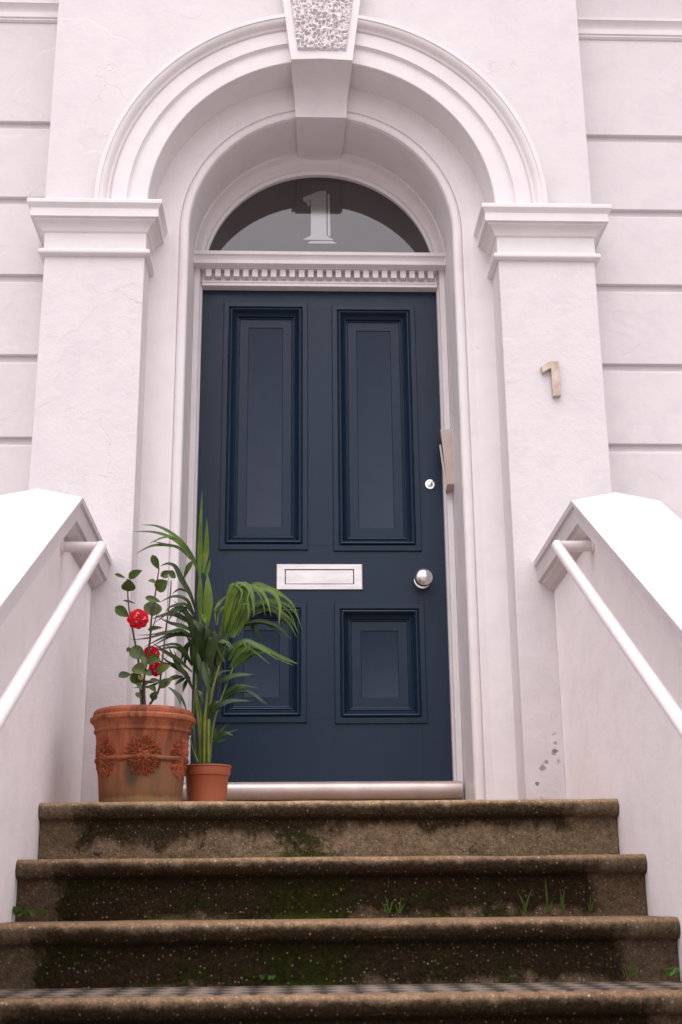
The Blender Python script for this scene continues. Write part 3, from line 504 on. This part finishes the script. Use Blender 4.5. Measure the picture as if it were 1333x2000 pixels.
# letter plate with its hinged flap
lp = MB(); x0, x1, z0, z1 = -.1875, .1745, .958, 1.0690
fr_ = [(0,0), (0,-.006), (.002,-.008), (.0225,-.008), (.0235,-.006), (.0235,.003)]
rows = []
for d, h in fr_:
    e = d*1.55
    rows.append([(x0+e, YD+h, z0+d), (x1-e, YD+h, z0+d), (x1-e, YD+h, z1-d), (x0+e, YD+h, z1-d)])
lp.grid(rows, cv=True); lp.f.append(tuple(range(len(lp.v)-4, len(lp.v))))
lpo = lp.build('letter_plate', M['brushed'], door, smooth=20)
MB().box(x0+.0390, x1-.0390, YD-.0045, YD+.0025, z0+.0258, z1-.0262).build('letter_flap', M['brushed'], door, bevel=.0012)
def knob_y(prof, x, z, n=40):
    m = MB(); m.grid([[(x+r*math.cos(2*math.pi*k/n), y, z+r*math.sin(2*math.pi*k/n)) for k in range(n)] for r, y in prof], cv=True, capu=True); return m
kx, kz = .427, .998
ball = [(.0145,YD-.022)] + [(.039*math.sin(a),YD-.058+.028*math.cos(a)) for a in [R(d) for d in range(24, 178, 9)]]
knob_y([(.038,YD), (.038,YD-.004), (.035,YD-.008), (.020,YD-.011), (.0145,YD-.014)] + ball, kx, kz).build('door_knob', M['chrome'], door, smooth=40)
lk = knob_y([(.0235,YD), (.0235,YD-.004), (.0215,YD-.008), (.0175,YD-.0085), (.0165,YD-.005), (.0125,YD-.005), (.0120,YD-.010), (.0105,YD-.011)], .4725, 1.424)
lko = lk.build('lock', M['chrome'], door, smooth=40)
MB().box(.4715, .4737, YD-.0118, YD-.0105, 1.417, 1.431).build('key_slot', M['dark'], door)

# threshold
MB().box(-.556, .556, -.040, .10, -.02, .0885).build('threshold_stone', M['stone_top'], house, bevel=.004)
sl = [(.10,.090), (-.040,.090)] + [(-.030-.030*math.cos(a), .127+.036*math.sin(a)) for a in [R(d) for d in range(-84, 91, 9)]] + [(.045,.1655), (.10,.1655)]
MB().prismx(sl, -.5615, .5525).build('door_sill', M['sill'], house, smooth=40)

# ------------------------------------------------------------------ stone steps
DZ = [.009, -.005, -.011, -.011] + [-.006]*8
steps = tag(empty('stone_steps', (0, YN, 0)), 'flight of worn mossy stone steps with rounded nosings leading up to the navy door', 'steps')
rng = random.Random(3)
for i in range(NSTEP):
    dep = 1.30 if i == 0 else TREAD+.06
    nose = [(dep, 0)] + [(d, 0) for d in ([1.0, .6, .3] if i == 0 else [])] + [(.20, 0), (.12, 0), (.07, 0), (.045, -.0003)]
    nose += [(.027-.027*math.sin(a), -.0265+.0262*math.cos(a)) for a in [R(d) for d in range(10, 181, 12)]]
    nose += [(.031, -.0528), (.0345, -.056), (.0355, -.064)] + [(.036, -.064-k*.0155) for k in range(1, 7)] + [(.037, -.185), (dep, -.185)]
    xs = [-.90+1.80*k/150 for k in range(151)]
    if i == 0: xs += [.147, .150, .153, .156, .159]; xs.sort()
    rows = []
    for x in xs:
        row = []
        for (y, z) in nose:
            q = Vector((x*9+i*31, y*14, z*14)); d = noise.noise(q)*.0035 + noise.noise(q*4.3)*.0018
            if y < .03 and z > -.056:
                ch = noise.noise(Vector((x*16+i*77, 3.3, z*18))); d += .016*max(0, ch-.42)
                if i == 0 and abs(x-.153) < .0045: d += .010
            wob = .004*noise.noise(Vector((x*1.6+i*13, 0, 5)))
            yy = y + (d if y < .06 else 0) + (wob if y < .06 else 0)
            zz = z + (noise.noise(Vector((x*5+i*19, y*9, 1)))*.0022 if z > -.06 else 0)
            row.append((x, yy, zz))
        rows.append(row)
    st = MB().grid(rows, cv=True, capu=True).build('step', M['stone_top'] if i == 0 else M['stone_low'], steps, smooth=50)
    st.location = (0, -i*TREAD, -i*RISE+DZ[i])
    if 3 <= i < NSTEP:
        tl = MB().box(-.866, .866, .050, TREAD+.034, -.004, .0026).build('tiled_tread', M['tile'], st)

# ------------------------------------------------------------------ parapets and handrails
def parapet(s, lab, k0, slope):
    yk, zk = -1.170, k0; ye = -3.35; zw = zk-.028; ze = zk + slope*(ye-yk)
    root = tag(MB().prismx([(YA-.001, GZ-.05), (ye, GZ-.05), (ye, ze-.06), (yk, zk-.06), (YA-.001, zw-.06)], *sorted((s*.868, s*1.03))).build('parapet_wall', M['side'], bevel=.004), lab, 'wall')
    top = [(.797,0), (.870,.0155), (.944,.030), (1.02,.0155), (1.092,0), (1.090,-.017), (1.084,-.021), (1.078,-.076), (1.070,-.080)]
    lev = top + [(1.045,-.112), (1.02,-.114), (.880,-.116), (.868,-.116), (.862,-.112), (.850,-.110), (.828,-.092), (.822,-.079), (.812,-.077), (.807,-.022), (.799,-.018)]
    slo = top + [(1.045,-.086), (1.02,-.086), (.880,-.086), (.868,-.085), (.862,-.084), (.850,-.083), (.830,-.0815), (.822,-.080), (.812,-.077), (.807,-.022), (.799,-.018)]
    m = MB()
    m.grid([[(s*x, y, z+d) for x, d in lev] for y, z in ((YA-.0012, zw), (yk, zk))], cv=True, capu=True)
    m.grid([[(s*x, y, z+d) for x, d in slo] for y, z in [(yk-.0003, zk)] + [(lerp(yk, ye-.03, t), lerp(zk, ze-.02, t)) for t in (.1, .2, .3, .4, .5, .6, .7, .8, .9, 1)]], cv=True, capu=True)
    m.build('coping', M['coping'], root, smooth=16)
    return root
parapet(1, 'white painted stair wall with sloping coping to the right of the steps', .968, .628)
parapet(-1, 'white painted stair wall with sloping coping to the left of the steps, beside the plant pots', .975, .585)
def handrail(s, lab, x, ya, za, slope):
    """arm out of the wall at (ya, za), then a tight bend and a straight run down the stair"""
    f = lambda y: za-.004+slope*(y-ya+.03)
    pts = [(s*.90, ya, za+.004), (s*.84, ya, za+.003), (s*(x+.05), ya, za+.002), (s*(x+.025), ya-.004, za+.001), (s*(x+.010), ya-.013, za-.003), (s*(x+.002), ya-.031, f(ya-.031)+.001), (s*x, ya-.06, f(ya-.06))]
    pts = spline(pts, 30)
    pts += [Vector((s*x, y, f(y))) for y in (-1.4, -1.7, -2.0, -2.4, -2.8, -3.1)] + [Vector((s*(x+.02), -3.15, f(-3.15))), Vector((s*(x+.06), -3.17, f(-3.16))), Vector((s*.872, -3.17, f(-3.16)))]
    o = tag(MB().tube(pts, .0180, 20).build('handrail', M['rail'], smooth=50), lab, 'handrail', 'white tube handrails of the steps')
    for y, z in ((ya, za+.003), (-3.17, f(-3.16))):
        m = MB(); n = 24
        m.grid([[(s*xx, y+r*math.cos(2*math.pi*k/n), z+r*math.sin(2*math.pi*k/n)) for k in range(n)] for r, xx in ((.026,.869), (.026,.864), (.020,.861), (.0165,.860))], cv=True, capu=True)
        m.build('wall_flange', M['rail'], o, smooth=40)
handrail(1, 'white tubular handrail on the stair wall nearest the door knob, on the right', .742, -1.130, .822, .634)
handrail(-1, 'white tubular handrail on the stair wall behind the camellia pot, on the left', .735, -1.110, .822, .580)

# ------------------------------------------------------------------ number and entry box
num = [(.8681,1.7406), (.9032,1.7605), (.9397,1.7625), (.9409,1.6143), (.9086,1.6116), (.9071,1.7324), (.8719,1.7109)]
MB_ = MB().prism(num, YA-.022, YA-.001).build('house_number', M['tarnish'], bevel=.0015)
tag(MB_, 'weathered tan number 1 fixed to the white pilaster right of the door', 'number')
eb = tag(empty('entry_box', (.555, -.002, 1.36)), 'narrow beige metal box with half open side flap on the door frame by the lock', 'box')
X0, Y0, Z0 = .555, -.002, 1.36
def slab(front, back, yf, yb):
    m = MB(); m.grid([[(x-X0, yf-Y0, z-Z0) for x, z in front], [(x-X0, yb-Y0, z-Z0) for x, z in back]], cv=True, capu=True); return m
slab([(.5120,1.639), (.5800,1.639), (.5810,1.392), (.5315,1.390)], [(.5180,1.662), (.5845,1.662), (.5850,1.370), (.5365,1.366)], -.066, -.003).build('box_body', M['box'], eb, bevel=.0025)
slab([(.5052,1.567), (.5125,1.570), (.5345,1.392), (.5262,1.352)], [(.5125,1.592), (.5200,1.595), (.5400,1.392), (.5335,1.366)], -.062, -.004).build('side_flap', M['box'], eb, bevel=.0015)
slab([(.5060,1.600), (.5150,1.602), (.5360,1.41), (.5300,1.41)], [(.5140,1.61), (.5250,1.61), (.541,1.40), (.537,1.40)], -.052, -.0032).build('dark_interior', M['dark'], eb)

# ------------------------------------------------------------------ plants
def ribbon(m, pts, w, n=16, fold=.28, tipw=.04, base=.35, face=None):
    """leaf blade along a spline: three verts across, folded at the midrib"""
    P = spline(pts, n); rows = []
    for i, p in enumerate(P):
        t = i/(n-1); d = (P[min(i+1,n-1)]-P[max(i-1,0)]).normalized()
        side = d.cross(Vector(face) if face else Vector((.25, -1, .45)))
        if side.length < 1e-3: side = Vector((1,0,0))
        side.normalize(); nrm = side.cross(d).normalized()
        ww = w*.5*(lerp(base, 1, sst(0, .38, t)) if t < .38 else lerp(1, tipw, ((t-.38)/.62)**1.6))
        a = side*ww; b = nrm*ww*fold
        rows.append([p-a+b, p-a*.5+b*.45, p, p+a*.5+b*.45, p+a+b])
    m.grid(rows)
def pot(prof, name, mat, root, inner):
    m = MB(); m.lathe(prof + inner, 72); return m.build(name, mat, root, smooth=35)

# camellia in the big terracotta pot
cam_root = tag(empty('potted_camellia', (-.592, -1.030, .009)), 'camellia with red flowers in a big weathered terracotta pot with relief garlands', 'potted plant')
KZ = .925
prof = [(0,.001), (.124,.001), (.1275,.006), (.131,.05), (.1365,.12), (.142,.185), (.1475,.234), (.149,.238), (.1525,.239), (.154,.243), (.1535,.248), (.151,.250), (.152,.256), (.1565,.266), (.1595,.271), (.1605,.273), (.1655,.276), (.1675,.282), (.1665,.289), (.161,.294), (.157,.2955), (.1585,.300), (.157,.309), (.150,.316), (.144,.3185)]
prof = [(r, z*KZ) for r, z in prof]
pt_ = pot(prof, 'pot', M['terra'], cam_root, [(.138,.317*KZ), (.134,.30*KZ), (.130,.25), (.0,.25)])
def potr(z):
    z /= KZ
    return lerp(.1275, .1475, (z-.006)/.228)
gm = MB(); rg = random.Random(11)
for c in range(6):
    th0 = R(-90+8+60*c)
    for k in range(330):
        rr = .054*rg.random()**.6; aa = rg.uniform(0, 2*math.pi)
        dz = rr*math.sin(aa)*1.12; dt = rr*math.cos(aa); z = .140+dz; th = th0 + dt/.14
        rad = potr(z) + .002 + .0055*(1-(rr/.054)**2)*rg.uniform(.3, 1.)
        ctr = Vector((rad*math.cos(th), rad*math.sin(th), z)); n_ = Vector((math.cos(th), math.sin(th), -.08)).normalized()
        tg = Vector((-math.sin(th), math.cos(th), 0)); up = n_.cross(tg)
        ang = aa + rg.uniform(-.7, .7); d = (tg*math.cos(ang)+up*math.sin(ang)); sd_ = n_.cross(d)
        if rr < .02 and k % 3 == 0: L, w_ = .0075, .0072
        else: L, w_ = rg.uniform(.006, .0105), rg.uniform(.0020, .0036)
        hgt = rg.uniform(.0022, .0045)
        vs = [ctr-d*L-n_*.004, ctr+sd_*w_-n_*.003, ctr+d*L-n_*.002, ctr-sd_*w_-n_*.003, ctr+n_*hgt, ctr+d*L*.5+n_*hgt*.7, ctr-d*L*.5+n_*hgt*.7]
        gm.add(vs, [(0,1,6),(6,1,4),(4,1,5),(5,1,2),(2,3,5),(5,3,4),(4,3,6),(6,3,0)])
gm.build('garland', M['garland'], pt_, smooth=60)
bm_ = MB(); rows = []
for k in range(120):
    a = 2*math.pi*k/120; sag = .003*math.cos(6*(a-R(-82)))
    zc = .138+sag; rc = potr(zc)+.002; tw = .0018*math.sin(a*60)
    rows.append([((rc+(.0062+tw)*math.cos(b))*math.cos(a), (rc+(.0062+tw)*math.cos(b))*math.sin(a), zc+(.0075+tw)*math.sin(b)) for b in [2*math.pi*q/8 for q in range(8)]])
bm_.grid(rows, cu=True, cv=True).build('swag_band', M['terra'], pt_, smooth=50)
MB().lathe([(0,.272), (.06,.276), (.11,.270), (.134,.266)], 40).build('soil', M['soil'], cam_root, smooth=60)
off = Vector((-.592, -1.030, .009))
sm = MB()
for w_, c in PL_['CSTEM']: sm.tube([p-off for p in spline(c, 18)], w_, 8, .45)
sm.build('stem', M['cam_stem'], cam_root, smooth=60)
lm = MB(); rg = random.Random(5)
def oval(m, a, b, w_, tilt, cup=.25, n=9):
    a, b = Vector(a), Vector(b); d = b-a; rows = []
    side0 = d.normalized().cross(Vector((0,-1,.25)).normalized())
    side0 = (Matrix.Rotation(tilt, 3, d.normalized()) @ side0).normalized(); nr = side0.cross(d.normalized())
    for i in range(n):
        t = i/(n-1); ww = w_*.5*max(.02, (math.sin(math.pi*min(1, t**.8))**.75)*(1-.15*t)); bend = nr*(-.12*d.length*(t-.5)**2*2)
        p = a+d*t+bend
        rows.append([p-side0*ww+nr*ww*cup, p-side0*ww*.5+nr*ww*cup*.4, p, p+side0*ww*.5+nr*ww*cup*.4, p+side0*ww+nr*ww*cup])
    m.grid(rows)
for a, b, w_ in PL_['CLEAF']: oval(lm, Vector(a)-off, Vector(b)-off, w_*1.42, rg.uniform(-.3, .3))
lm.build('foliage', M['cam_leaf'], cam_root, smooth=60)
for c, r_ in PL_['FLOWER']:
    m1, m2 = MB(), MB(); c = Vector(c)-off; ax = Vector((rg.uniform(-.15,.15), -1, rg.uniform(-.15,.12))).normalized(); u_ = ax.cross(Vector((0,0,1))).normalized(); v_ = u_.cross(ax)
    for ring, (rr, npet, lift, pw) in enumerate(((1., 8, .0, .60), (.74, 7, .09, .50), (.50, 6, .16, .38), (.28, 5, .22, .26))):
        for k in range(npet):
            a = 2*math.pi*(k+.37*ring+rg.uniform(-.12,.12))/npet; rad = u_*math.cos(a)+v_*math.sin(a); tan = ax.cross(rad); rows = []
            L = r_*rr*rg.uniform(.9, 1.06)
            for i in range(7):
                t = i/6; ww = r_*pw*math.sin(math.pi*(.12+.70*t))*(1 if i < 6 else .75)
                cen = c+rad*(L*(.1+.9*t)) + ax*(r_*(lift*(1.15-.55*t)+.10*math.sin(t*3.0)-.16*t*t*(1-ring*.2)))
                rows.append([cen + tan*ww*q + ax*(r_*.07*q*q + r_*.03*math.sin(q*7+k)) - rad*(r_*.10*q*q) for q in (-1,-.5,0,.5,1)])
            (m2 if (k == 2 and ring == 1) or (k == 5 and ring == 2) else m1).grid(rows)
    fo = m1.build('flower', M['petal'], cam_root, smooth=60)
    m2.build('pale_petal', M['petal_pale'], fo, smooth=60)
c = Vector(PL_['BUD'][0])-off; m = MB()
for k in range(5): oval(m, c+Vector((rg.uniform(-.004,.004), 0, -.008)), c+Vector((rg.uniform(-.012,.012), -.01, rg.uniform(.0,.013))), .008, rg.uniform(-1,1))
m.build('bud', M['bud'], cam_root, smooth=60)

# palm in the small plain pot
off = Vector((-.394, -.905, .009))
palm = tag(empty('potted_palm', off), 'green arching palm in a small plain orange plastic pot', 'potted plant')
prof = [(0,.001), (.0600,.001), (.0625,.004), (.0645,.04), (.0695,.1045), (.0705,.106), (.0735,.107), (.0745,.110), (.0765,.134), (.0785,.1355), (.0795,.138), (.079,.1405), (.077,.1415)]
prof = [(r, z*.94) for r, z in prof]
pot(prof, 'pot', M['plastic'], palm, [(.0745,.1316), (.072,.115), (0,.115)])
MB().lathe([(0,.118), (.05,.120), (.072,.117)], 32).build('soil', M['soil'], palm, smooth=60)
sm = MB()
for w_, c in PL_['STEM']: sm.tube([p-off for p in spline(c, 22)], w_, 8, .55)
sm.build('stem', M['palm_stem'], palm, smooth=60)
for key, mat in (('SPEAR','palm_bright'), ('UP_LEFT','palm_mid'), ('LEFT_LONG','palm_dark'), ('LEFT_DARK','palm_dark'), ('ARCH','palm_bright'), ('RIGHT_DARK','palm_dark'), ('RIGHT_FAN','palm_mid'), ('LOW_RIGHT','palm_dark'), ('LOW_LEAF','palm_dark'), ('CORE','palm_dark')):
    m = MB()
    rg = random.Random(len(key)*7+3); k = 1.12 if key == 'SPEAR' else 1.5
    for w_, c in PL_[key]: ribbon(m, [Vector(p)-off for p in c], w_*k, 20, base=.5 if key in ('SPEAR','CORE') else .35)
    if key in ('ARCH', 'LEFT_DARK', 'RIGHT_DARK', 'RIGHT_FAN', 'LOW_RIGHT', 'CORE'):   # second leaflets between the first
        for w_, c in PL_[key]:
            d = Vector((rg.uniform(-.028,.028), rg.uniform(0,.05), rg.uniform(-.024,.024))); n_ = len(c)-1
            ribbon(m, [Vector(p)-off+d*(.15+.85*i/n_) for i, p in enumerate(c)], w_*k*rg.uniform(.7,1), 20)
    m.build('frond', M[mat], palm, smooth=60)

# ------------------------------------------------------------------ weeds and a loose stone on the steps
def tuft(loc, blades, lab, seed, flat=False):
    rg = random.Random(seed); m = MB()
    for (dx, h, lean) in blades:
        if flat:
            a = rg.uniform(0, 2*math.pi); l = h
            oval(m, Vector((dx, 0, .004)), Vector((dx+l*math.cos(a), -abs(l*math.sin(a))*.6, .012+l*.45*rg.random())), l*.75, rg.uniform(-.6, .6), n=7)
        else:
            ribbon(m, [Vector((dx, 0, 0)), Vector((dx+lean*.35, -.004, h*.55)), Vector((dx+lean, -.010, h))], .0042, 8, .3, .05, .8)
    o = m.build('weed', M['weed'], None, smooth=60); o.location = loc
    return tag(o, lab, 'weed', 'weeds growing on the steps')
y2 = YN-2*TREAD+.052; z2 = -2*RISE+.002; y3 = y2-TREAD; z3 = z2-RISE
y2 = YN-TREAD+.030; y3 = YN-2*TREAD+.030
tuft((.148, y2, z2), [(0,.048,-.010), (.004,.036,.012), (-.006,.030,-.014), (.030,.040,.006), (.033,.026,.014), (.026,.022,-.008)], 'grass sprouting at the foot of the second riser, below the letter plate', 1)
tuft((.527, y2, z2), [(0,.062,.022), (-.003,.055,-.020), (-.001,.040,.010), (.002,.034,-.012)], 'forked grass tuft on the second riser, just left of the tallest single blade', 2)
tuft((.588, y2, z2), [(0,.092,-.004), (.004,.030,.010), (-.004,.022,-.008)], 'tallest single upright grass blade on the second riser', 3)
tuft((.628, y2, z2), [(0,.060,-.004), (.002,.058,.006), (.001,.020,.010)], 'slim pair of grass blades just right of the tallest blade', 4)
tuft((.706, y2, z2), [(0,.044,.002), (.003,.026,.008), (-.003,.024,-.007)], 'short grass blade on the second riser closest to the right stair wall', 5)
tuft((-.832, y2-.03, z2+.002), [(-.03,.032,0), (-.02,.028,0), (-.01,.034,0), (0,.030,0), (.012,.030,0), (.024,.028,0), (.036,.02,0), (.05,.018,0)], 'leafy green weed in the corner by the left stair wall', 6, True)
tuft((.835, y3-.02, z3+.004), [(-.02,.024,0), (-.01,.028,0), (0,.026,0), (.012,.028,0), (.022,.02,0)], 'leafy weed in the lower corner by the right stair wall', 7, True)
tuft((.735, y3-.01, z3+.004), [(0,.040,.004), (.006,.034,.010), (-.008,.030,-.010), (.012,.024,.014), (-.014,.02,-.012)], 'grass tuft on the lowest visible tiled tread near its right end', 8)
tuft((-.176, y3-.02, z3+.004), [(-.008,.013,0), (0,.014,0), (.008,.013,0), (.014,.011,0), (-.014,.011,0)], 'tiny clover like weed in the middle of the lowest tiled tread', 9, True)
m = MB(); rows = []
for i in range(9):
    a = math.pi*i/8; rows.append([((.012*math.sin(a)*math.cos(b))*(1+.2*math.sin(3*b)), .009*math.sin(a)*math.sin(b), .008-.008*math.cos(a)) for b in [2*math.pi*q/14 for q in range(14)]])
o = m.grid(rows, cv=True).build('pebble', M['pebble'], smooth=60); o.location = (-.655, YN-TREAD+.045+TREAD*0, -RISE+.004)
tag(o, 'small dark brown lump lying on the step edge near the left stair wall', 'pebble')
